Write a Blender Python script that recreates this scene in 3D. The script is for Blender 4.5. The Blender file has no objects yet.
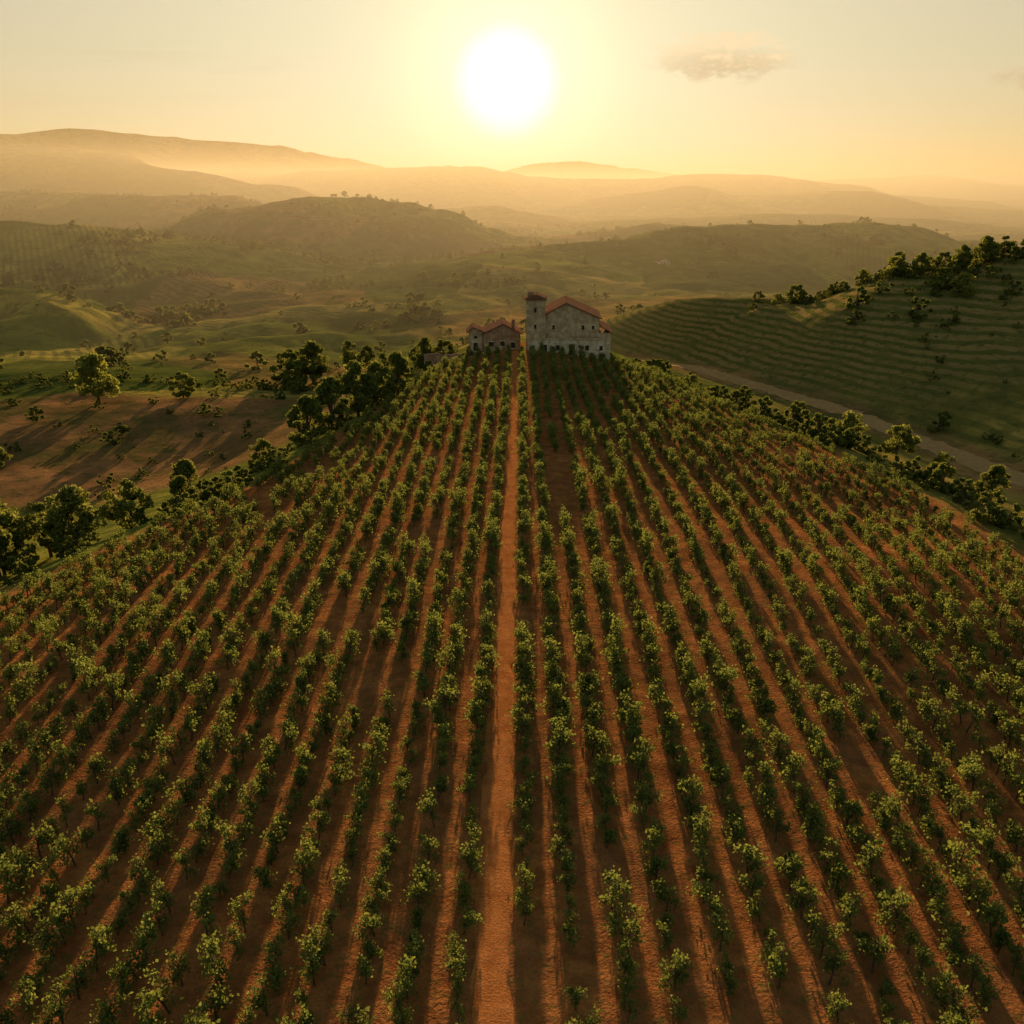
import bpy, math, random
import numpy as np
from mathutils import Vector, Matrix
random.seed(7); RNG=np.random.default_rng(11)
sc=bpy.context.scene
sc.view_settings.view_transform='Standard'; sc.view_settings.look='None'; sc.view_settings.exposure=0
COL=sc.collection
SUN_EL=math.radians(5.8); SUN_AZ=math.radians(-0.3)   # azimuth measured from +Y towards +X
SUND=Vector((math.sin(SUN_AZ)*math.cos(SUN_EL), math.cos(SUN_AZ)*math.cos(SUN_EL), math.sin(SUN_EL)))

# ---------------------------------------------------------------- noise
TAB=RNG.random((256,256))
def vn(x,y,s=0):
    x=np.asarray(x,float)+s*17.3; y=np.asarray(y,float)+s*31.7
    xi=np.floor(x).astype(int); yi=np.floor(y).astype(int)
    fx=x-xi; fy=y-yi
    fx=fx*fx*fx*(fx*(fx*6-15)+10); fy=fy*fy*fy*(fy*(fy*6-15)+10)
    a=TAB[xi&255,yi&255]; b=TAB[(xi+1)&255,yi&255]; c=TAB[xi&255,(yi+1)&255]; d=TAB[(xi+1)&255,(yi+1)&255]
    return (a*(1-fx)+b*fx)*(1-fy)+(c*(1-fx)+d*fx)*fy
def fbm(x,y,o=4,s=0):
    r=0;a=.5;t=0
    for i in range(o):
        r=r+a*vn(x,y,s+i); t+=a; a*=.5; x=x*2.03; y=y*2.03
    return r/t*2-1
def ss(a,b,x):
    t=np.clip((x-a)/(b-a),0,1); return t*t*(3-2*t)

# ---------------------------------------------------------------- terrain
def xl(y): return np.interp(y,[-50,0,70,108,150,190,230],[-62,-56,-49,-32,-22,-14,-13])
def xr(y): return np.interp(y,[-50,0,66,100,125,150,182,195,230],[58,56,53,52,46,37,27,22,21])
ROAD=np.array([(98,60),(88,95),(78,123),(71,145),(64,167),(54,190),(43,215),(30,245),(10,280),(-20,330)],float)
def pathx(y): return -0.9+0.0105*(np.asarray(y,float)-27)
def rowwarp(r,y): # rows bow outward with the contour on the flanks
    return ss(6,45,r)*8*np.exp(-((y-100)/36)**2)-ss(8,45,-r)*4*np.exp(-((y-88)/30)**2)+.7*np.sin(y/33)*ss(2,14,np.abs(r))
CAMZ=32.0
def ridge(pts,w,D=None):
    out=[]
    for p in pts:
        d=p[2] if len(p)>2 else D
        out.append((p[0]*d,d,CAMZ+p[1]*d))
    return np.array(out),w
RIDGES=[
 ridge([(-.75,.04),(-.51,.054),(-.46,.060),(-.36,.052),(-.27,.047),(-.17,.030),(-.12,.020),(-.05,.008)],800,7200),
 ridge([(-.05,.016),(.06,.028),(.19,.012),(.3,.005)],700,8200),
 ridge([(.25,.006),(.36,.010),(.44,.014),(.54,.004),(.75,.010)],700,7600),
 ridge([(-.33,.010),(-.27,.010),(-.19,.018),(-.03,.023),(.05,.010),(.14,.010),(.24,.015),(.34,.005),(.41,-.006),(.54,-.022),(.75,-.03)],480,4300),
 ridge([(-.8,.075),(-.54,.056),(-.44,.036),(-.33,.018),(-.26,.004),(-.2,-.01)],330,2500),
 ridge([(-.8,.0),(-.54,-.002),(-.44,-.006),(-.33,-.006),(-.28,-.016),(-.15,-.03)],200,1500),
 ridge([(-.30,-.018),(-.20,-.007),(-.12,-.02),(-.01,-.05),(.03,-.073)],150,1080),
 ridge([(-.1,-.025),(-.03,-.017),(.05,-.035),(.11,-.045)],260,2300),
 ridge([(.2,-.03),(.3,-.026),(.4,-.03),(.55,-.04),(.75,-.04)],240,1900),
 ridge([(-.8,-.03),(-.54,-.033),(-.44,-.035),(-.33,-.053),(-.19,-.075),(-.08,-.105)],125,700),
 ridge([(-.10,-.125,430),(.03,-.077,600),(.11,-.050,740),(.2,-.036,820),(.3,-.034,860),(.36,-.038,870),(.44,-.052,880),(.6,-.06,950)],130),
 ridge([(-.8,-.085),(-.54,-.11),(-.49,-.125),(-.43,-.155)],48,400),
 ridge([(-.40,-.185,300),(-.30,-.165,320),(-.22,-.150,345),(-.13,-.148,370),(-.06,-.15,380)],26),
 ridge([(-.36,-.118,500),(-.24,-.112,520),(-.15,-.118,480),(-.06,-.125,450)],45),
 ridge([(-.42,-.075,620),(-.34,-.09,560),(-.27,-.115,500)],38),
 ridge([(.0,-.06,1300),(.08,-.045,1250),(.16,-.035,1250)],120),
 ridge([(.0,-.02),(.1,-.004),(.18,.003),(.27,-.006),(.36,-.002),(.48,-.02),(.65,-.03)],300,3100),
 ridge([(-.32,.026),(-.22,.030),(-.12,.020),(-.03,.010)],420,5600),
]
def polydist(x,y,P):
    best=np.full(x.shape,1e12); z=np.zeros(x.shape)
    for i in range(len(P)-1):
        a=P[i]; b=P[i+1]; dx=b[0]-a[0]; dy=b[1]-a[1]; L=dx*dx+dy*dy
        t=np.clip(((x-a[0])*dx+(y-a[1])*dy)/L,0,1)
        d=(x-a[0]-t*dx)**2+(y-a[1]-t*dy)**2
        m=d<best; best=np.where(m,d,best)
        if len(a)>2: z=np.where(m,a[2]+(b[2]-a[2])*(t*t*(3-2*t)),z)
    return np.sqrt(best),z
RH=np.array([(52,290,-13),(66,264,-6),(80,246,3.5),(100,232,12),(130,228,17.5),(190,205,30),(300,150,38)],float)
def H(x,y,detail=True):
    x=np.asarray(x,float); y=np.asarray(y,float)
    r=np.hypot(x,y)
    base=-16-25*ss(180,480,y)-14*ss(500,2500,r)+fbm(x/90,y/90,3,1)*4*ss(60,250,r)
    base=base+fbm(x/170,y/130,4,15)*13*ss(260,600,r)+fbm(x/600,y/420,3,17)*30*ss(900,2500,r)
    # right-side ground is higher near
    base=base+ (9*ss(20,50,x))*(1-ss(230,420,y))
    base=base+ 14*ss(-60,40,x)*ss(210,260,y)*(1-ss(420,620,y))
    acc=np.zeros(np.broadcast(x,y).shape)
    for k,(P,w) in enumerate(RIDGES):
        wob=fbm(x/(w*1.3),y/(w*1.3),4,20+k)
        xx=x+wob*w*.6; yy=y+fbm(x/(w*1.1),y/(w*1.1),4,40+k)*w*.6
        d,z=polydist(xx,yy,P)
        # keep the crest elevation, carve the flanks
        pr=1/(1+(d/w)**2*1.0)**1.2
        gul=1-np.abs(fbm(x/(w*.55),y/(w*.8),4,60+k))*2
        hh=(z-base)*pr*(1+ (.40*gul-.22)*np.clip(d/w,0,1))
        acc=acc+np.clip(hh,0,None)**4
    h=base+acc**.25
    # right hill
    d,z=polydist(x+fbm(x/30,y/30,3,5)*5,y,RH)
    side=np.clip(z-h,0,None)*np.exp(-(d/60)**2*1.0)
    h=h+side
    # dirt road bench
    dr,_=polydist(x,y,ROAD); 
    rz=np.interp(y,[60,123,167,215,245,280,330],[-10.5,-9.3,-8.2,-8.5,-12,-16,-22])
    mr=1-ss(3.2,30,dr); mr=np.where(dr<3.2,1,mr**1.3); h=h*(1-mr)+rz*mr
    # vineyard spur
    L=xl(y);R=xr(y); t=np.where(x<1,(1-x)/(1-L),(x-1)/(R-1))
    zv=-3.2*np.clip(t,0,1.4)**2-ss(185,215,y)*1.0
    mL=ss(0,46,L-x); mR=ss(-2,22,x-R); mY=ss(202,290,y)
    m=1-(1-mL)*(1-mR)*(1-mY)
    und=fbm(x/26,y/26,3,9)*1.1*ss(15,60,np.abs(x)+.3*np.abs(y-110))
    h=h*m+(zv+und)*(1-m)
    mr=1-ss(3.2,8,dr)
    h=h*(1-mr)+rz*mr
    if detail:
        h=h+fbm(x/7,y/7,3,3)*.35*ss(45,90,np.abs(x)+np.clip(y-200,0,99))*(1-mr)
        h=h+fbm(x/34,y/30,3,6)*2.6*ss(230,420,r)*(1-mr)
        ins=(1-mL)*(1-mR)*(1-mY)
        rx=(x-pathx(y)); rx=rx-rowwarp(rx,y)
        f=np.cos((np.abs(rx)-1.35)/2.1*2*math.pi)
        h=h+ins*(np.where(np.abs(rx)>1.0,f*.07,-.03)+fbm(x/.9,y/1.4,2,8)*.05*(np.abs(rx)>.9))
    return h
def grow(start,step,g,end):
    o=[start];s=step
    while o[-1]<end: o.append(o[-1]+s); s*=g
    return o[1:]
xp=grow(58,.4,1.025,9500)
xs=np.array([-v for v in xp][::-1]+list(np.arange(-58,58.01,.4))+xp)
ys=np.array([-v for v in grow(0,2,1.1,250)][::-1]+list(np.arange(0,235,.9))+grow(234.6,.9,1.017,10500))
X,Y=np.meshgrid(xs,ys)
Z=H(X,Y)
nx,ny=len(xs),len(ys)
def mesh_np(name,V,F,mat=None):
    me=bpy.data.meshes.new(name)
    V=np.asarray(V,np.float32);F=np.asarray(F,np.int32)
    k=F.shape[1]
    me.vertices.add(len(V)); me.vertices.foreach_set('co',V.ravel())
    me.loops.add(F.size); me.loops.foreach_set('vertex_index',F.ravel())
    me.polygons.add(len(F)); me.polygons.foreach_set('loop_start',np.arange(0,F.size,k,dtype=np.int32))
    me.update(calc_edges=True)
    if mat: me.materials.append(mat)
    return me
def obj(name,me,loc=(0,0,0),parent=None,link=True):
    o=bpy.data.objects.new(name,me); o.location=loc
    if parent: o.parent=parent
    if link: COL.objects.link(o)
    return o
ii=np.arange(ny*nx).reshape(ny,nx)
F=np.stack([ii[:-1,:-1],ii[:-1,1:],ii[1:,1:],ii[1:,:-1]],-1).reshape(-1,4)
V=np.stack([X,Y,Z],-1).reshape(-1,3)
# ---- land cover
def landcover(X,Y,Z):
    r=np.hypot(X,Y)
    # voronoi-like fields with noise-warped cells
    fs=np.where(r<420,50.,np.where(r<1300,100.,260.))
    gx=(X+fbm(X/80,Y/80,2,70)*25)/fs; gy=(Y*.7+fbm(X/80,Y/80,2,75)*25)/fs
    cx=np.floor(gx);cy=np.floor(gy); best=np.full(X.shape,9.);idv=np.zeros(X.shape);ang=np.zeros(X.shape)
    for i in(-1,0,1):
        for j in(-1,0,1):
            a=(cx+i).astype(int);b=(cy+j).astype(int)
            px=a+TAB[a&255,b&255]; py=b+TAB[(b+91)&255,(a+13)&255]
            d=(px-gx)**2+(py-gy)**2; m=d<best
            best=np.where(m,d,best); idv=np.where(m,TAB[(a+7)&255,(b+53)&255],idv); ang=np.where(m,TAB[(a+70)&255,(b+3)&255],ang)
    pal=np.array([(.19,.185,.034),(.29,.23,.05),(.13,.14,.027),(.25,.14,.05),(.22,.205,.038),(.30,.22,.06),(.18,.18,.032),(.095,.105,.022)])
    c=pal[np.clip((idv*8).astype(int),0,7)]
    rowm=((idv*37)%1>.45)*1.0*(r<1300)
    wild=ss(0,.35,fbm(X/150,Y/150,4,80))[...,None]*ss(200,420,r)[...,None]
    c=c*(1-wild*.75)+np.array((.09,.095,.022))*wild*.75
    rowm=rowm*(1-wild[...,0])
    # brown ploughed fallow west of spur
    w=ss(-.15,.15,1-((X+92)/60)**2-((Y-165)/44)**2+fbm(X/25,Y/14,3,77)*.5)[...,None]*(X<-20)[...,None]
    c=c*(1-w)+np.array((.22,.115,.05))*w; rowm=rowm*(1-w[...,0])
    # orange flank behind the farmhouse
    w=ss(-.2,.2,1-((X-70)/100)**2-((Y-395)/85)**2)[...,None]*.8
    c=c*(1-w)+np.array((.32,.17,.05))*w
    # right hill : terraces
    d,_=polydist(X,Y,RH)
    w=(1-ss(50,85,d))*ss(38,58,X+.2*(Y-170))*(Y<320)
    ter=w
    c=c*(1-w[...,None])+np.array((.13,.12,.035))*w[...,None]
    L=xl(Y);R=xr(Y)
    soil=ss(-3,1,X-L)*ss(-3,1,R-X)*(1-ss(196,206,Y))
    # rough grass verge around spur
    vg=(1-soil)*np.exp(-np.clip(np.maximum(L-X,X-R),0,None)/12)*(Y<215)
    c=c*(1-vg[...,None]*.8)+np.array((.11,.12,.025))*vg[...,None]*.8
    dr,_=polydist(X,Y,ROAD)
    rd=1-ss(3.2,9,dr+fbm(X/6,Y/6,2,4)*2); c=c*(1-rd[...,None])+np.array((.27,.15,.065))*rd[...,None]
    rowm=rowm*(1-rd)*(1-ter)*(1-vg)
    return c,rowm,ang*math.pi,ter*(1-rd),soil
C,ROWM,ANG,TER,SOIL=landcover(X,Y,Z)
# ---------------------------------------------------------------- materials
def newmat(n):
    m=bpy.data.materials.new(n); m.use_nodes=True; nt=m.node_tree; nt.nodes.clear()
    return m,nt,nt.nodes,nt.links
class NB:
    def __init__(s,nt): s.nt=nt;s.n=nt.nodes;s.l=nt.links
    def mk(s,t,**k):
        o=s.n.new(t)
        for a,b in k.items(): setattr(o,a,b)
        return o
    def put(s,sock,v):
        if hasattr(v,'is_output'): s.l.new(v,sock)
        elif v is not None: sock.default_value=v
    def math(s,op,a,b=None,c=None,clamp=False):
        o=s.mk('ShaderNodeMath',operation=op,use_clamp=clamp); s.put(o.inputs[0],a); s.put(o.inputs[1],b)
        if c is not None: s.put(o.inputs[2],c)
        return o.outputs[0]
    def vmath(s,op,a,b=None,out=0):
        o=s.mk('ShaderNodeVectorMath',operation=op); s.put(o.inputs[0],a); s.put(o.inputs[1],b); return o.outputs[out]
    def mix(s,f,a,b,bt='MIX'):
        o=s.mk('ShaderNodeMix',data_type='RGBA',blend_type=bt); s.put(o.inputs[0],f); s.put(o.inputs[6],a); s.put(o.inputs[7],b); return o.outputs[2]
    def noise(s,vec,scale,detail=4,rough=.55):
        o=s.mk('ShaderNodeTexNoise'); s.put(o.inputs['Vector'],vec); o.inputs['Scale'].default_value=scale; o.inputs['Detail'].default_value=detail; o.inputs['Roughness'].default_value=rough; return o.outputs['Fac']
    def rng(s,v,a,b,c=0.,d=1.,smooth=True):
        o=s.mk('ShaderNodeMapRange',interpolation_type='SMOOTHSTEP' if smooth else 'LINEAR')
        for i,q in enumerate((v,a,b,c,d)): s.put(o.inputs[i],q)
        return o.outputs[0]
    def attr(s,n): return s.mk('ShaderNodeAttribute',attribute_name=n)
    def rgb(s,c): o=s.mk('ShaderNodeRGB'); o.outputs[0].default_value=(*c,1); return o.outputs[0]
def principled(b,col,rough=.9,bump=None,bstr=.3,bdist=.1,spec=.2,diffuse=False):
    if diffuse:
        p=b.mk('ShaderNodeBsdfDiffuse'); b.put(p.inputs['Color'],col)
    else:
        p=b.mk('ShaderNodeBsdfPrincipled'); b.put(p.inputs['Base Color'],col); p.inputs['Roughness'].default_value=rough; p.inputs['Specular IOR Level'].default_value=spec
    if bump is not None:
        q=b.mk('ShaderNodeBump'); q.inputs['Strength'].default_value=bstr; q.inputs['Distance'].default_value=bdist; b.put(q.inputs['Height'],bump); b.l.new(q.outputs[0],p.inputs['Normal'])
    o=b.mk('ShaderNodeOutputMaterial'); b.l.new(p.outputs[0],o.inputs[0]); return p
gm,nt,_,_=newmat('ground_mat'); b=NB(nt)
geo=b.mk('ShaderNodeNewGeometry'); pos=geo.outputs['Position']
sep=b.mk('ShaderNodeSeparateXYZ'); b.put(sep.inputs[0],pos)
lc=b.attr('landcover').outputs['Color']; msk=b.attr('masks'); ms=b.mk('ShaderNodeSeparateColor'); b.put(ms.inputs[0],msk.outputs['Color'])
soil,terr,rowm=ms.outputs[0],ms.outputs[1],ms.outputs[2]
dr=b.mk('ShaderNodeSeparateXYZ'); b.put(dr.inputs[0],b.attr('rowdir').outputs['Vector'])
n1=b.noise(pos,.06,4,.6); n2=b.noise(pos,.7,4,.65); n3=b.noise(pos,6,3,.7); n4=b.noise(pos,.014,8,.72); n5=b.noise(pos,.16,4,.7)
col=b.mix(b.rng(n1,.35,.65),b.mix(1,lc,b.rgb((.7,.74,.7)),'MULTIPLY'),b.mix(1,lc,b.rgb((1.25,1.15,1.1)),'MULTIPLY'))
col=b.mix(b.math('MULTIPLY',b.rng(n4,.50,.57),.55),col,b.rgb((.06,.07,.017)))
col=b.mix(b.math('MULTIPLY',b.rng(n5,.53,.62),.5),col,b.rgb((.052,.065,.016)))
# scrub speckle
col=b.mix(b.math('MULTIPLY',b.rng(n2,.55,.65),.55),col,b.rgb((.045,.058,.015)))
# field rows
ph=b.math('ADD',b.math('MULTIPLY',sep.outputs[0],dr.outputs[0]),b.math('MULTIPLY',sep.outputs[1],dr.outputs[1]))
st=b.math('SINE',b.math('ADD',b.math('MULTIPLY',ph,2*math.pi/4.2),b.math('MULTIPLY',n1,5)))
col=b.mix(b.math('MULTIPLY',b.math('MULTIPLY',b.rng(st,-.2,.7),rowm),.55),col,b.rgb((.06,.075,.018)))
# contour terraces
st2=b.math('SINE',b.math('ADD',b.math('ADD',b.math('MULTIPLY',sep.outputs[2],2*math.pi/1.25),b.math('MULTIPLY',n1,9)),b.math('MULTIPLY',n2,3)))
tc=b.mix(b.rng(st2,-.3,.5),b.rgb((.25,.165,.06)),b.rgb((.10,.10,.024)))
tc=b.mix(b.math('MULTIPLY',b.rng(n5,.48,.62),.8),tc,b.rgb((.145,.125,.035)))
tc=b.mix(b.math('MULTIPLY',b.rng(n2,.52,.64),.6),tc,b.rgb((.055,.065,.017)))
col=b.mix(b.math('MULTIPLY',terr,.9),col,tc)
# vineyard soil
sc_=b.mix(b.rng(n2,.3,.7),b.rgb((.22,.075,.024)),b.rgb((.43,.165,.052)))
sc_=b.mix(b.math('MULTIPLY',b.rng(n3,.35,.75),.5),sc_,b.rgb((.15,.06,.024)))
sc_=b.mix(b.math('MULTIPLY',b.rng(n5,.42,.60),.4),sc_,b.rgb((.15,.07,.032)))
sc_=b.mix(b.math('MULTIPLY',b.rng(b.noise(pos,1.6,3,.7),.53,.67),.55),sc_,b.rgb((.085,.095,.022)))
col=b.mix(soil,col,sc_)
principled(b,col,.95,b.math('ADD',b.math('MULTIPLY',n3,.5),n2),.8,.35,.1,diffuse=True)

me=mesh_np('ground',V,F,gm)
me.polygons.foreach_set('use_smooth',np.ones(len(F),bool))
def setcol(me,name,arr):
    a=me.attributes.new(name,'FLOAT_COLOR','POINT'); v=np.ones((arr.shape[0],4),np.float32); v[:,:3]=arr; a.data.foreach_set('color',v.ravel())
def setvec(me,name,arr):
    a=me.attributes.new(name,'FLOAT_VECTOR','POINT'); a.data.foreach_set('vector',np.asarray(arr,np.float32).ravel())
setcol(me,'landcover',C.reshape(-1,3)); setcol(me,'masks',np.stack([SOIL,TER,ROWM],-1).reshape(-1,3))
setvec(me,'rowdir',np.stack([np.cos(ANG),np.sin(ANG),ANG*0],-1).reshape(-1,3))
obj('ground',me)
# dirt paths
def dirtmat(name,c1,c2):
    m,nt,_,_=newmat(name); b=NB(nt); p=b.mk('ShaderNodeNewGeometry').outputs['Position']
    a=b.noise(p,.9,5,.65); d=b.noise(p,9,4,.7)
    c=b.mix(b.rng(a,.3,.7),b.rgb(c1),b.rgb(c2)); c=b.mix(b.math('MULTIPLY',b.rng(d,.4,.75),.5),c,b.rgb(tuple(v*.5 for v in c1)))
    principled(b,c,.95,b.math('ADD',a,d),.8,.2,.1,diffuse=True); return m
def strip(name,cen,wid,mat,lift,nseg=6,crown=0):
    cen=np.array(cen); T=np.gradient(cen,axis=0); T/=np.linalg.norm(T,axis=1)[:,None]; N=np.stack([T[:,1],-T[:,0]],1)
    rows=[]
    for j in range(nseg+1):
        t=j/nseg*2-1
        w=wid*(1+ (fbm(cen[:,1]*.6,cen[:,0]*.35+j*9,4,12)*.5 if abs(t)==1 else 0))
        p=cen+N*(t*w/2)[:,None] if hasattr(w,'shape') else cen+N*(t*w/2)
        z=H(p[:,0],p[:,1],False)+lift+crown*(1-t*t)-.03*np.cos(t*6.28)-(.04 if abs(t)==1 else 0)
        rows.append(np.stack([p[:,0],p[:,1],z],1))
    V=np.stack(rows,1); n=len(cen); id_=np.arange(n*(nseg+1)).reshape(n,nseg+1)
    F=np.stack([id_[:-1,:-1],id_[:-1,1:],id_[1:,1:],id_[1:,:-1]],-1).reshape(-1,4)
    me=mesh_np(name,V.reshape(-1,3),F,mat); me.polygons.foreach_set('use_smooth',np.ones(len(F),bool)); return obj(name,me)
py_=np.arange(-30,187,.5)
strip('dirt_path',np.stack([pathx(py_)+fbm(py_/14,py_*0,2,14)*.3,py_],1),1.6,dirtmat('path_mat',(.40,.135,.038),(.58,.22,.07)),.05)
tt=np.arange(0,len(ROAD)-1.001,.02); rdc=np.stack([np.interp(tt,range(len(ROAD)),ROAD[:,0]),np.interp(tt,range(len(ROAD)),ROAD[:,1])],1)
k=np.ones(31)/31; rdc=np.stack([np.convolve(np.pad(rdc[:,i],15,mode='edge'),k,'valid') for i in(0,1)],1)
strip('dirt_road',rdc,5.6,dirtmat('road_mat',(.34,.20,.085),(.46,.29,.13)),.12)

# ---------------------------------------------------------------- foliage
def leafmat(name,c1,c2,tr,trw=.45):
    m,nt,_,_=newmat(name); b=NB(nt)
    oi=b.mk('ShaderNodeObjectInfo').outputs['Random']; t=b.attr('tint').outputs['Fac']
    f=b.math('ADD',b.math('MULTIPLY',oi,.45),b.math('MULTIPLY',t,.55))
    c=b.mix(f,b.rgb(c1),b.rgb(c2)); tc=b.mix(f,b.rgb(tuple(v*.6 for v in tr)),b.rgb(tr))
    p=b.mk('ShaderNodeBsdfDiffuse'); b.put(p.inputs['Color'],c)
    q=b.mk('ShaderNodeBsdfTranslucent'); b.put(q.inputs[0],tc)
    x=b.mk('ShaderNodeMixShader'); x.inputs[0].default_value=trw; b.l.new(p.outputs[0],x.inputs[1]); b.l.new(q.outputs[0],x.inputs[2])
    o=b.mk('ShaderNodeOutputMaterial'); b.l.new(x.outputs[0],o.inputs[0]); return m
vine_leaf=leafmat('vine_leaf_mat',(.07,.10,.026),(.16,.19,.048),(.22,.24,.046))
tree_leaf=leafmat('tree_leaf_mat',(.075,.10,.024),(.16,.18,.04),(.26,.26,.05),.42)
light_leaf=leafmat('light_leaf_mat',(.14,.15,.03),(.24,.24,.05),(.30,.30,.055),.45)
bm_,nt,_,_=newmat('bark_mat'); b=NB(nt); p=b.mk('ShaderNodeTexCoord').outputs['Object']; principled(b,b.mix(b.noise(p,6,3),b.rgb((.05,.035,.022)),b.rgb((.14,.10,.07))),diffuse=True)
bark=bm_
def tube(pts,rad,n=6):
    pts=np.array(pts,float);V=[];F=[]
    for i,p in enumerate(pts):
        t=pts[min(i+1,len(pts)-1)]-pts[max(i-1,0)]; t/=np.linalg.norm(t)+1e-9
        a=np.cross(t,(1,.3,.2)); a/=np.linalg.norm(a); c=np.cross(t,a)
        for k in range(n):
            th=2*math.pi*k/n; V.append(p+rad[i]*(math.cos(th)*a+math.sin(th)*c))
    for i in range(len(pts)-1):
        for k in range(n): F.append((i*n+k,i*n+(k+1)%n,(i+1)*n+(k+1)%n,(i+1)*n+k))
    return np.array(V),np.array(F)
def leaves(P,size,rng):
    n=len(P); N=rng.normal(size=(n,3)); N[:,2]+=.5; N/=np.linalg.norm(N,axis=1)[:,None]
    A=np.cross(N,rng.normal(size=(n,3))); A/=np.linalg.norm(A,axis=1)[:,None]; B=np.cross(N,A)
    s=size*rng.uniform(.6,1.35,n)[:,None]
    V=np.stack([P-A*s*.6,P-B*s*.38+N*s*.1,P+A*s*.6,P+B*s*.42+N*s*.1],1).reshape(-1,3)
    return V,np.arange(n*4).reshape(n,4)
def plantmesh(name,tubes,LP,size,rng,lm,tint):
    Vs=[];Fs=[];o=0;nb=0
    for tv,tf in tubes: Vs.append(tv);Fs.append(tf+o);o+=len(tv);nb+=len(tf)
    lv,lf=leaves(LP,size,rng); Vs.append(lv);Fs.append(lf+o)
    me=mesh_np(name,np.concatenate(Vs),np.concatenate(Fs)); me.materials.append(bark); me.materials.append(lm)
    mi=np.ones(nb+len(lf),np.int32); mi[:nb]=0; me.polygons.foreach_set('material_index',mi)
    a=me.attributes.new('tint','FLOAT','POINT'); tv=np.zeros(len(me.vertices),np.float32); tv[o:]=np.repeat(tint,4); a.data.foreach_set('value',tv)
    return me
def vine(seed):
    r=np.random.default_rng(seed); h=r.uniform(1.25,2.1); lean=r.normal(0,.12,2)
    tr=[(0,0,-.15),(lean[0]*.4,lean[1]*.4,h*.3),(lean[0],lean[1],h*.6),(lean[0]*1.2,lean[1]*1.3,h*.85)]
    T=[tube(tr,[.055,.045,.03,.012],5)]; P=[];tint=[]
    for k in range(r.integers(7,13)):
        a=r.uniform(0,6.28); s=tr[2] if k%2 else tr[1]; L=r.uniform(.2,.58)
        e=np.array([s[0]+math.cos(a)*L*.7,s[1]+math.sin(a)*L*1.15,r.uniform(.30,1.0)*h])
        mid=(np.array(s)+e)/2+np.array((0,0,.08)); T.append(tube([s,mid,e],[.02,.014,.006],3))
        m=r.integers(26,52); rad=r.uniform(.14,.28)
        P.append(e+r.normal(size=(m,3))*np.array((rad,rad,rad*.95))*.72); tint.append(np.clip(r.uniform(0,1)+r.normal(0,.2,m),0,1))
        m=6; q=r.uniform(0,1,(m,1)); P.append(mid+(e-mid)*q+r.normal(0,.09,(m,3))); tint.append(r.uniform(0,.7,m))
    return plantmesh('vine_plant',T,np.concatenate(P),.135,r,vine_leaf,np.concatenate(tint))
def tree(seed,h=9.,w=4.2,nc=42,per=100,ls=.46,lm=None,low=.22):
    r=np.random.default_rng(seed); T=[];P=[];tint=[]
    top=np.array((r.normal(0,.3),r.normal(0,.3),h*.72))
    tr=[(0,0,-.5),(0.1,0,h*.15),(top[0]*.5,top[1]*.5,h*.4),tuple(top)]
    T.append(tube(tr,[h*.036,h*.028,h*.018,h*.006],8))
    for k in range(nc):
        th=r.uniform(0,6.28); u=r.uniform(low,1.0)
        env=math.sin(min(1,(u-low+.14)/(1.13-low))*math.pi)**.6
        rr=w*env*math.sqrt(r.uniform(.08,1))*r.uniform(.7,1.0)
        e=np.array([math.cos(th)*rr,math.sin(th)*rr,h*(u*.93)])
        s=np.array((top[0]*.5,top[1]*.5,h*r.uniform(.15,.5)))
        s[2]=min(s[2],e[2])
        if k<16: T.append(tube([s,(s+e)/2+np.array((0,0,.3)),e],[h*.013,h*.008,h*.003],4))
        rad=r.uniform(.11,.22)*h*.62; m=int(per*r.uniform(.7,1.4))
        d=r.normal(size=(m,3)); d/=np.linalg.norm(d,axis=1)[:,None]; d*=rad*r.uniform(.35,1.15,(m,1))**.6; d[:,2]*=.75
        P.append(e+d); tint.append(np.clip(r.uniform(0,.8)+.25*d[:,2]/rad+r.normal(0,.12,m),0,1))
    return plantmesh('tree_crown',T,np.concatenate(P),ls,r,lm or tree_leaf,np.concatenate(tint))
def gn(name,pts,rot,scl,vid,coll):
    me=bpy.data.meshes.new(name); pts=np.asarray(pts,np.float32); me.vertices.add(len(pts)); me.vertices.foreach_set('co',pts.ravel())
    setvec(me,'rot',rot); setvec(me,'scl',scl); a=me.attributes.new('vid','INT','POINT'); a.data.foreach_set('value',np.asarray(vid,np.int32))
    o=obj(name,me); ng=bpy.data.node_groups.new(name+'_gn','GeometryNodeTree')
    ng.interface.new_socket('Geometry',in_out='INPUT',socket_type='NodeSocketGeometry'); ng.interface.new_socket('Geometry',in_out='OUTPUT',socket_type='NodeSocketGeometry')
    N=ng.nodes;L=ng.links; gi=N.new('NodeGroupInput');go=N.new('NodeGroupOutput'); ip=N.new('GeometryNodeInstanceOnPoints'); ci=N.new('GeometryNodeCollectionInfo')
    ci.inputs['Collection'].default_value=coll; ci.inputs['Separate Children'].default_value=True; ci.inputs['Reset Children'].default_value=True
    L.new(gi.outputs[0],ip.inputs['Points']); L.new(ci.outputs[0],ip.inputs['Instance']); ip.inputs['Pick Instance'].default_value=True
    def na(n,t): q=N.new('GeometryNodeInputNamedAttribute'); q.data_type=t; q.inputs[0].default_value=n; return q.outputs[0]
    L.new(na('vid','INT'),ip.inputs['Instance Index']); er=N.new('FunctionNodeEulerToRotation'); L.new(na('rot','FLOAT_VECTOR'),er.inputs[0]); L.new(er.outputs[0],ip.inputs['Rotation'])
    L.new(na('scl','FLOAT_VECTOR'),ip.inputs['Scale']); L.new(ip.outputs[0],go.inputs[0])
    md=o.modifiers.new('instances','NODES'); md.node_group=ng; return o
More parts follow.
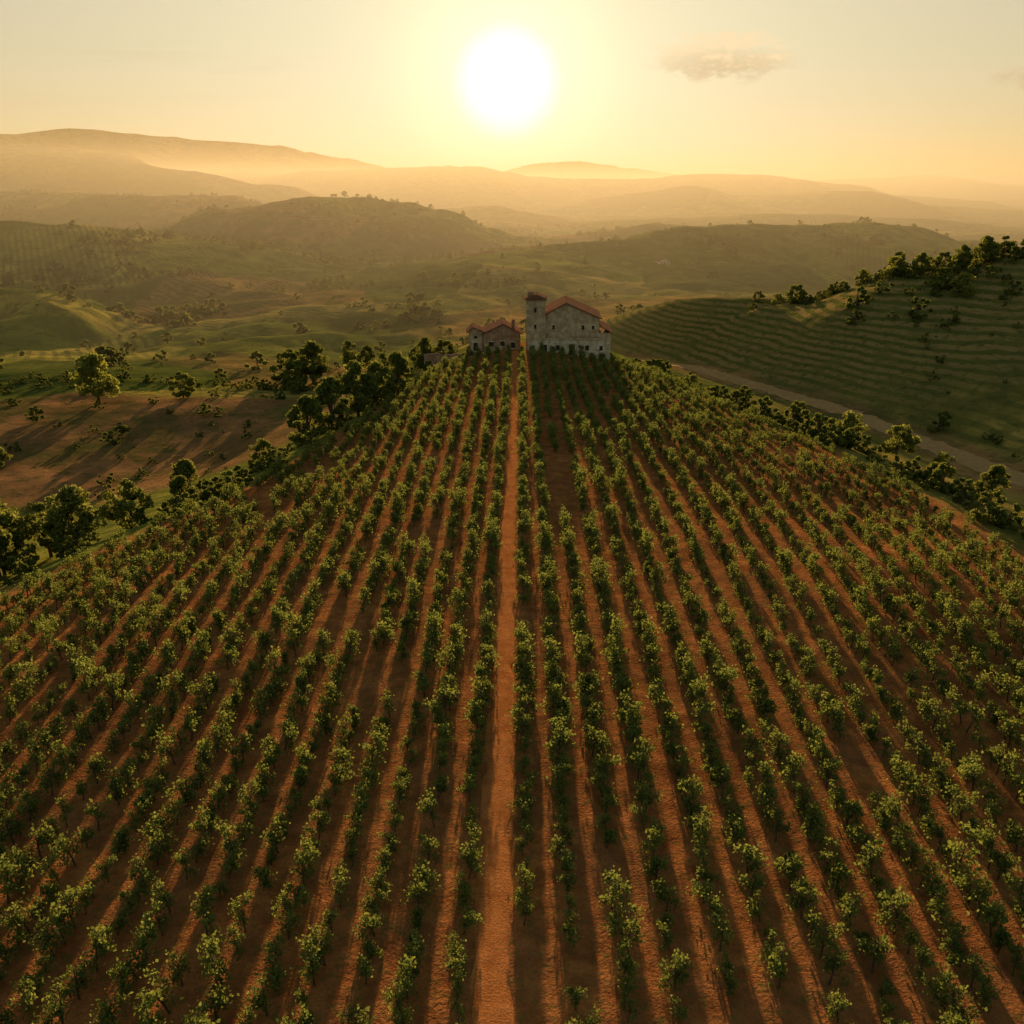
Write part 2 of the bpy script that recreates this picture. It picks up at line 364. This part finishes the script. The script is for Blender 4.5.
def coll(name,meshes):
    c=bpy.data.collections.new(name)
    for i,m in enumerate(meshes): c.objects.link(bpy.data.objects.new('%s_%02d'%(name,i),m))
    return c
vc=coll('vine_variant',[vine(100+i) for i in range(14)])
pts=[]
for side in(-1,1):
    for k in range(0,29):
        off=side*(1.4+2.1*k); y=5+random.random()*1.4
        while y<186:
            x=float(pathx(y)+off+rowwarp(off,y))+RNG.normal(0,.11)
            gap=vn(x/5.,y/9.,33)<.14
            if xl(y)+1.2<x<xr(y)-1.0 and random.random()>.06 and not gap: pts.append((x,y))
            y+=1.1*random.uniform(.7,1.35)
pts=np.array(pts); n=len(pts); z=H(pts[:,0],pts[:,1])-.03
s=RNG.uniform(.62,1.1,n)*(1+.22*fbm(pts[:,0]/12,pts[:,1]/12,2,44)); 
fl=np.where(RNG.random(n)>.5,0,math.pi)
gn('vineyard',np.column_stack([pts,z]),np.column_stack([RNG.normal(0,.09,n),RNG.normal(0,.09,n),fl+RNG.normal(0,.5,n)]),np.column_stack([s,s,s*RNG.uniform(.85,1.25,n)]),RNG.integers(0,14,n),vc)
print('vines',n)
# trees
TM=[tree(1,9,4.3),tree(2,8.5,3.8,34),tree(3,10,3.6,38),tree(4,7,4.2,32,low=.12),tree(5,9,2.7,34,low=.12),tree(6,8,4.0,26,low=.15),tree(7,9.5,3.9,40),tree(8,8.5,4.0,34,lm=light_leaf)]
LT=tree(9,9,4.4,48,110,.42,light_leaf,.2)
BU=[tree(11,3.2,2.4,16,80,.34,low=.05),tree(12,2.6,2.2,14,80,.32,low=.05),tree(13,2.2,1.9,10,70,.3,light_leaf,low=.05)]
def put(name,me,x,y,s=1,sz=None):
    o=obj(name,me,(x,y,float(H(x,y,False)))); o.rotation_euler=(0,0,random.uniform(0,6.28)); o.scale=(s,s,sz or s); return o
put('walnut_tree',LT,-94,198,1.3)
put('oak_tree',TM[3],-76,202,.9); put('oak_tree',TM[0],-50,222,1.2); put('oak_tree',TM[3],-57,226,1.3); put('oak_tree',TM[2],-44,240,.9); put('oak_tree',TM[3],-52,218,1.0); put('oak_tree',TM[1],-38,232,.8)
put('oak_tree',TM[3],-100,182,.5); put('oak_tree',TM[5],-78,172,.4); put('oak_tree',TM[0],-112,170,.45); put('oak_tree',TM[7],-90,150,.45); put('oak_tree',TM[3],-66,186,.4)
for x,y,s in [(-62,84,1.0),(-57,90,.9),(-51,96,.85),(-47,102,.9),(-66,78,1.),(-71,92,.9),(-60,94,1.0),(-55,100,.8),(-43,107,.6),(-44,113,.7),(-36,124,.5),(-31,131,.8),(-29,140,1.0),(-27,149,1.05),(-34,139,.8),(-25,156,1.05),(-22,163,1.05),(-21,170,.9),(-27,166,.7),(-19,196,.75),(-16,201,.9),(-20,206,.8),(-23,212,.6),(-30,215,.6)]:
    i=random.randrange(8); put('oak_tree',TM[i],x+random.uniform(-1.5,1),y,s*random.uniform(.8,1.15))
for x,y,s in [(95,228,.75),(101,226,.9),(107,232,.8),(116,226,.95),(122,229,.8),(129,226,1.),(136,224,.8),(76,242,.85),(84,240,.5),(150,220,.9),(160,216,.9),(112,238,.7),(102,205,.75),(113,216,.6),(64,240,.4),(120,205,.5),(90,234,.6),(98,233,.7),(105,224,.6),(111,227,.8),(119,232,.9),(126,223,.8),(133,229,.9),(141,222,.9),(86,236,.45),(72,246,.5),(124,215,.6),(68,250,.7)]:
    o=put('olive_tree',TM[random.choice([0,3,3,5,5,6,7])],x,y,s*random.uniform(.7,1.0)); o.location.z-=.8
bs=[]
for i in range(110):
    t=random.random(); y=75+t*120; e=float(xr(y)); x=e+random.uniform(2,9)*(1 if y<150 else .8); bs.append((x,y,random.uniform(.3,1.4)))
for i in range(90):
    y=random.uniform(70,196); bs.append((float(xl(y))-random.uniform(1.5,14),y,random.uniform(.3,1.2)))
for i in range(170):
    t=random.random(); x=75+t*80; bs.append((x,float(np.interp(x,[75,100,130,160],[240,230,226,215]))+random.gauss(0,5),random.uniform(.35,1.1)))
for i in range(150): bs.append((random.uniform(80,190),random.uniform(120,235),random.uniform(.2,.9)))
for i in range(26): bs.append((random.uniform(75,130),random.uniform(150,220),random.uniform(.9,1.6)))
for i in range(90): bs.append((random.uniform(-150,-30),random.uniform(130,235),random.uniform(.2,1.0)))
for i in range(70):
    t=random.random(); bs.append((-150+t*120+random.uniform(-2,2),212+18*math.sin(t*4)+random.uniform(-2,2),random.uniform(.5,1.2)))
for i in range(14): bs.append((random.choice([-12,24])+random.uniform(-3,4),random.uniform(184,200),random.uniform(.4,.9)))
bs=[q for q in bs if polydist(np.array([q[0]]),np.array([q[1]]),ROAD)[0][0]>5]
B=np.array(bs); n=len(B)
gn('hedgerow_bushes',np.column_stack([B[:,:2],H(B[:,0],B[:,1],False)-.15]),np.column_stack([np.zeros((n,2)),RNG.uniform(0,6.28,n)]),np.column_stack([B[:,2]]*3),RNG.integers(0,3,n),coll('bush_variant',BU))
for x,y,s in [(55,140,.65),(59,131,.7),(50,152,.5),(64,112,.6),(67,104,.7),(61,120,.5),(43,162,.45),(36,178,.45),(33,190,.4),(72,98,.6),(78,92,.6)]:
    put('oak_tree',TM[random.choice([0,3,1,5,7])],x,y,s)
# distant woodland
FT=[tree(21,6,4,14,30,1.1,low=.05),tree(22,5.5,3.6,12,30,1.1,low=.05)]
cand=26000; cx=RNG.uniform(-.75,.75,cand); cd=RNG.uniform(230,1900,cand); x=cx*cd;y=cd
dens=fbm(x/55,y/55,4,90)+.25*fbm(x/400,y/400,2,95)
ok=((dens>.2)|(RNG.random(cand)>.965))&~((np.abs(x)<45)&(y<300))&~((x>40)&(y<300))&~((x>0)&(x<150)&(y>300)&(y<480)&(RNG.random(cand)>.15))
x=x[ok];y=y[ok]; n=len(x); s=RNG.uniform(.3,.95,n)*np.where(RNG.random(n)>.7,1.2,.8)
gn('distant_woodland',np.column_stack([x,y,H(x,y,False)-.5]),np.column_stack([np.zeros((n,2)),RNG.uniform(0,6.28,n)]),np.column_stack([s,s,s]),RNG.integers(0,2,n),coll('far_tree_variant',FT))
print('woodland',n)

# ---------------------------------------------------------------- buildings
def wallmat(name,c1,c2,c3):
    m,nt,_,_=newmat(name); b=NB(nt); p=b.mk('ShaderNodeTexCoord').outputs['Object']
    br=b.mk('ShaderNodeTexVoronoi'); b.put(br.inputs['Vector'],b.vmath('MULTIPLY',p,(1,1,1.7))); br.inputs['Scale'].default_value=2.8
    a=b.noise(p,.45,5,.65); c=b.mix(b.rng(a,.35,.65),b.rgb(c1),b.rgb(c2)); c=b.mix(b.math('MULTIPLY',b.rng(b.noise(p,.8,6,.7),.44,.58),.75),c,b.rgb(c3))
    c=b.mix(.08,c,b.mix(1,c,br.outputs['Color'],'MULTIPLY'))
    principled(b,c,.9,b.math('ADD',br.outputs['Distance'],b.noise(p,5,4)),.3,.04,diffuse=True); return m
stone=wallmat('stone_wall_mat',(.46,.33,.21),(.56,.42,.27),(.31,.20,.12))
pale=wallmat('plaster_mat',(.58,.48,.35),(.66,.56,.42),(.38,.28,.18))
brick=wallmat('old_brick_mat',(.36,.20,.12),(.44,.28,.18),(.22,.12,.07))
rm,nt,_,_=newmat('roof_tile_mat'); b=NB(nt); p=b.mk('ShaderNodeTexCoord').outputs['Object']; 
sx=b.mk('ShaderNodeSeparateXYZ'); b.put(sx.inputs[0],p)
wv=b.math('SINE',b.math('MULTIPLY',sx.outputs[1],2*math.pi/.35))
c=b.mix(b.rng(b.noise(p,.9,5,.7),.3,.7),b.rgb((.15,.07,.042)),b.rgb((.23,.12,.075))); c=b.mix(b.math('MULTIPLY',b.rng(b.noise(p,3,5,.7),.48,.63),.6),c,b.rgb((.09,.065,.045)))
principled(b,c,.85,wv,.4,.04,diffuse=True); roofm=rm
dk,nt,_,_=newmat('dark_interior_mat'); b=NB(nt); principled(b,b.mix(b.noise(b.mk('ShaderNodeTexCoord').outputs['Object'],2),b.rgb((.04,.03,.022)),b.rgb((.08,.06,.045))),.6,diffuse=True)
wd,nt,_,_=newmat('old_wood_mat'); b=NB(nt); principled(b,b.mix(b.noise(b.mk('ShaderNodeTexCoord').outputs['Object'],5),b.rgb((.07,.045,.03)),b.rgb((.13,.09,.06))),.8,diffuse=True)
class MB:
    def __init__(s): s.V=[];s.F=[]
    def box(s,x0,x1,y0,y1,z0,z1):
        o=len(s.V); s.V+=[(x0,y0,z0),(x1,y0,z0),(x1,y1,z0),(x0,y1,z0),(x0,y0,z1),(x1,y0,z1),(x1,y1,z1),(x0,y1,z1)]
        s.F+=[tuple(o+i for i in f) for f in((0,3,2,1),(4,5,6,7),(0,1,5,4),(1,2,6,5),(2,3,7,6),(3,0,4,7))]
    def poly(s,pts,y0,y1):   # prism of xz polygon between y0,y1
        o=len(s.V);n=len(pts); s.V+=[(x,y0,z) for x,z in pts]+[(x,y1,z) for x,z in pts]
        s.F+=[tuple(o+i for i in range(n)),tuple(o+n+i for i in reversed(range(n)))]+[(o+i,o+n+i,o+n+(i+1)%n,o+(i+1)%n) for i in range(n)]
    def build(s,name,mat,parent):
        me=bpy.data.meshes.new(name); me.from_pydata(s.V,[],s.F); me.materials.append(mat)
        import bmesh
        bb=bmesh.new(); bb.from_mesh(me); bmesh.ops.recalc_face_normals(bb,faces=bb.faces); bb.to_mesh(me); bb.free()
        return obj(name,me,parent=parent)
def wallx(mb,x0,x1,z0,z1,y,t,ops):
    X=sorted({x0,x1,*[o[0] for o in ops],*[o[1] for o in ops]}); Zs=sorted({z0,z1,*[o[2] for o in ops],*[o[3] for o in ops]})
    for i in range(len(X)-1):
        for j in range(len(Zs)-1):
            cx=(X[i]+X[i+1])/2;cz=(Zs[j]+Zs[j+1])/2
            if any(o[0]<cx<o[1] and o[2]<cz<o[3] for o in ops): continue
            mb.box(X[i],X[i+1],y,y+t,Zs[j],Zs[j+1])
def gabled(e,pre,x0,x1,y0,y1,ze,zr,mat,ops,xrdg=None,zb=-3.,trim=True):
    xm=xrdg or (x0+x1)/2; w=MB(); t=.45
    wallx(w,x0,x1,zb,ze,y0,t,[o for o in ops if o[3]<ze]); w.box(x0,x1,y1-t,y1,zb,ze); w.box(x0,x0+t,y0+t,y1-t,zb,ze); w.box(x1-t,x1,y0+t,y1-t,zb,ze)
    w.poly([(x0,ze),(x1,ze),(xm,zr)],y0,y0+t); w.poly([(x0,ze),(x1,ze),(xm,zr)],y1-t,y1); w.build(pre+'_walls',mat,e)
    r=MB(); th=.22; ov=.5
    for xa,sg in((x0,-1),(x1,1)):
        sl=(zr-ze)/(abs(xm-xa)); xo=xa+sg*ov; zo=ze-sl*ov
        r.poly([(xm,zr+.03),(xo,zo+.03),(xo,zo+th+.03),(xm,zr+th+.03)],y0-.45,y1+.45)
    r.build(pre+'_roof',roofm,e)
    d=MB(); k=MB(); g=MB()
    for o in ops:
        if o[3]>=ze: continue
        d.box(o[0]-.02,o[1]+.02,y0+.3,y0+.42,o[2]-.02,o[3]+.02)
        k.box(o[0]-.12,o[1]+.12,y0-.06,y0-.003,o[3]+.0,o[3]+.18); k.box(o[0]-.12,o[1]+.12,y0-.1,y0-.003,o[2]-.14,o[2])
        xm_=(o[0]+o[1])/2; g.box(xm_-.04,xm_+.04,y0+.2,y0+.29,o[2],o[3]); zz=(o[2]+o[3])/2; g.box(o[0],xm_-.04,y0+.2,y0+.29,zz-.04,zz+.04); g.box(xm_+.04,o[1],y0+.2,y0+.29,zz-.04,zz+.04)
    if ops: d.build(pre+'_openings',dk,e); k.build(pre+'_lintels',pale,e); g.build(pre+'_window_frames',wd,e)
def empty(name,x,y,z,rz=0):
    e=bpy.data.objects.new(name,None); e.location=(x,y,z); e.rotation_euler=(0,0,rz); COL.objects.link(e); return e
hz=float(H(12,191,False))
e=empty('stone_farmhouse',12,191,hz,math.radians(-2))
gabled(e,'main_house',-6.2,6.6,0,13,7.3,10.4,stone,[(-3.4,-2.9,4.9,5.9),(2.8,3.4,4.9,5.9),(5.0,5.5,5.0,5.8)],xrdg=-.6)
t=MB(); wallx(t,-9.0,-4.9,-3,11.2,-1.0,.45,[(-7.3,-6.8,8.6,9.6),(-7.3,-6.8,5.2,6.1)]); t.box(-9,-4.9,3.2,3.65,-3,11.2); t.box(-9,-8.55,-.55,3.2,-3,11.2); t.box(-5.35,-4.9,-.55,3.2,-3,11.2); t.build('tower_walls',stone,e)
t=MB(); t.box(-9.3,-4.6,-1.3,3.95,11.2,11.5); t.poly([(-9.3,11.5),(-4.6,11.5),(-6.9,12.4)],-1.3,3.95); t.build('tower_roof',roofm,e)
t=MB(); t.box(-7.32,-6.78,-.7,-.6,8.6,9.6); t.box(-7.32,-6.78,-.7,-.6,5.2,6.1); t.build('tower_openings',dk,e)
t=MB(); t.box(-8.7,-7.5,1,1.8,11.6,12.6); t.box(-8.82,-7.38,.88,1.92,12.6,12.75); t.build('chimney',brick,e)
t=MB(); ops=[(-5.5,-4.5,.0,2.1),(-2.6,-1.8,.9,2.0),(.2,1.4,.0,2.2),(3.6,4.4,.9,2.0),(6.6,7.3,.9,1.9)]
wallx(t,-8.6,8.9,-3,3.2,-2.4,.45,ops); t.box(-8.6,-8.15,-1.95,0,-3,3.2); t.box(8.45,8.9,-1.95,6,-3,3.2);t.box(-8.15,8.45,-1.95,-1.02,3.0,3.2); t.build('terrace_storey_walls',pale,e)
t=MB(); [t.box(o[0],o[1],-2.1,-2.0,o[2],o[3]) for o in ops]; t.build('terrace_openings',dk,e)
t=MB(); t.box(-8.8,9.1,-2.6,-2.2,3.2,3.5); t.build('terrace_parapet',stone,e)
t=MB(); t.box(6.62,9.0,0,11,-3,4.3); t.build('lean_to_walls',stone,e)
t=MB(); t.poly([(6.62,5.6),(9.5,4.2),(9.5,4.4),(6.62,5.8)],-.4,11.4); t.build('lean_to_roof',roofm,e)
e2=empty('ruined_outbuilding',-2.8,192,hz,math.radians(3))
gabled(e2,'barn',-3.4,4.6,0,8,3.9,5.9,brick,[(-2.2,-1.2,.2,2.2),(.3,1.2,1.2,2.3),(2.6,3.5,.2,2.1)],xrdg=.9)
gabled(e2,'shed',-6.5,-3.5,.5,6,4.3,5.2,stone,[(-5.5,-4.6,.2,2.0),(-5.3,-4.7,2.8,3.5)],xrdg=-5.6)
t=MB(); 
for i in range(9):
    a=-3.2+i*.95; t.box(a,a+.93,-2.2,-1.8,-2,.7+.8*TAB[i,3]+.3*(i%2))
t.build('broken_yard_wall',stone,e2)
t=MB(); t.box(2.9,3.6,3,3.7,4.9,6.5); t.build('chimney',brick,e2)
wl=MB()
for i in range(12):
    a=i*.9; wl.box(a,a+.89,0,.4,-1.5,.5+.35*TAB[i,9])
eg=empty('garden_wall',-19,191,hz-1.0,math.radians(4)); wl.build('stones',brick,eg)
for (x,y,s,r) in [(108,650,.9,.4),(-262,505,1.0,.8)]:
    ee=empty('distant_farmhouse',x,y,float(H(x,y,False)),r); ee.scale=(s,s,s)
    gabled(ee,'house',-5,5,0,7,3.4,5.2,pale,[(-3,-2,1,2.2),(2,3,1,2.2),(-.5,.5,0,2.1)])

# ---------------------------------------------------------------- sky, sun, haze
w=bpy.data.worlds.new('World'); sc.world=w; w.use_nodes=True; nt=w.node_tree; nt.nodes.clear(); b=NB(nt)
sky=b.mk('ShaderNodeTexSky',sky_type='NISHITA',sun_disc=False,sun_elevation=SUN_EL,sun_rotation=SUN_AZ,altitude=200,air_density=1.0,dust_density=2.5,ozone_density=1.0)
g=b.mk('ShaderNodeTexCoord').outputs['Generated']; d=b.vmath('NORMALIZE',g)
dot=b.vmath('DOT_PRODUCT',d,tuple(SUND),1)
dp=b.math('MAXIMUM',dot,0.0)
disc=b.math('MULTIPLY',b.rng(dot,math.cos(math.radians(3.5)),math.cos(math.radians(.8))),1.3)
a1=b.math('MULTIPLY',b.math('POWER',dp,240),.50); a2=b.math('MULTIPLY',b.math('POWER',dp,34),.22)
gl=b.math('ADD',b.math('ADD',disc,a1),a2)
glow=b.vmath('SCALE',b.rgb((1,.80,.42))); b.put(glow.node.inputs[3],gl)
s_=b.vmath('SCALE',sky.outputs[0]); s_.node.inputs[3].default_value=.13
s_=b.vmath('DIVIDE',s_,b.vmath('ADD',s_,(.25,.25,.25)))
s_=b.vmath('MULTIPLY',s_,(.77,.76,.60))
tot=b.vmath('ADD',s_,glow)
# clouds
sp=b.mk('ShaderNodeSeparateXYZ'); b.put(sp.inputs[0],d); yy=b.math('MAXIMUM',sp.outputs[1],.05)
ca=b.math('DIVIDE',sp.outputs[0],yy); ce=b.math('DIVIDE',sp.outputs[2],yy)
cv=b.mk('ShaderNodeCombineXYZ'); b.put(cv.inputs[0],ca); b.put(cv.inputs[1],b.math('MULTIPLY',ce,2.2))
nz=b.noise(cv.outputs[0],30,5,.66)
def ell(cx,cy,rx,ry):
    u=b.math('DIVIDE',b.math('SUBTRACT',ca,cx),rx); v=b.math('DIVIDE',b.math('SUBTRACT',ce,cy),ry)
    return b.math('SUBTRACT',1.0,b.math('ADD',b.math('MULTIPLY',u,u),b.math('MULTIPLY',v,v)))
el=ell(.215,.127,.088,.026)
m=b.math('MULTIPLY',b.rng(b.math('ADD',b.math('MULTIPLY',el,.25),nz),.48,.80),b.rng(el,-.3,.5))
el2=ell(.53,.105,.05,.016)
m=b.math('ADD',m,b.math('MULTIPLY',b.math('MULTIPLY',b.rng(b.math('ADD',b.math('MULTIPLY',el2,.3),nz),.5,.85),b.rng(el2,-.3,.5)),.5))
m2=b.math('MULTIPLY',b.rng(b.noise(b.vmath('MULTIPLY',cv.outputs[0],(.35,2.2,1)),9,4,.6),.45,.75),b.rng(ell(-.45,.11,.30,.05),0,1))
cc=b.mix(b.rng(b.math('ADD',ce,b.math('MULTIPLY',b.math('SUBTRACT',nz,.5),.08)),.108,.137),b.rgb((.46,.35,.20)),b.rgb((.92,.74,.46)))
tot=b.mix(b.math('MULTIPLY',m,.85),tot,cc)
tot=b.mix(b.math('MULTIPLY',m2,.45),tot,b.rgb((.62,.53,.34)))
bg=b.mk('ShaderNodeBackground'); b.put(bg.inputs[0],tot); bg.inputs[1].default_value=1.0
o=b.mk('ShaderNodeOutputWorld'); b.l.new(bg.outputs[0],o.inputs[0])
sl=bpy.data.lights.new('sun','SUN'); sl.energy=18; sl.angle=math.radians(.6); sl.color=(1,.67,.33)
so=obj('sun',sl,(0,0,300)); so.rotation_euler=(-SUND).to_track_quat('-Z','Y').to_euler()
EXT=1/2500; ALB=.34
hm,nt,_,_=newmat('haze_mat'); b=NB(nt); v=b.mk('ShaderNodeVolumeScatter'); v.inputs['Color'].default_value=(1,.85,.60,1); v.inputs['Density'].default_value=ALB*EXT; v.inputs['Anisotropy'].default_value=.38
va=b.mk('ShaderNodeVolumeAbsorption'); va.inputs['Color'].default_value=(0,0,0,1); va.inputs['Density'].default_value=(1-ALB)*EXT
ad=b.mk('ShaderNodeAddShader'); b.l.new(v.outputs[0],ad.inputs[0]); b.l.new(va.outputs[0],ad.inputs[1])
o=b.mk('ShaderNodeOutputMaterial'); b.l.new(ad.outputs[0],o.inputs['Volume'])
t=MB(); t.box(-9300,9300,232,10300,-250,125); hz_=t.build('haze',hm,None)
# ---------------------------------------------------------------- camera
cd=bpy.data.cameras.new('camera'); cd.sensor_width=36; cd.lens=18/math.tan(math.radians(30)); cd.clip_end=40000; cd.clip_start=.5
co=obj('camera',cd,(0,0,CAMZ)); co.rotation_euler=(math.radians(70),0,0); sc.camera=co
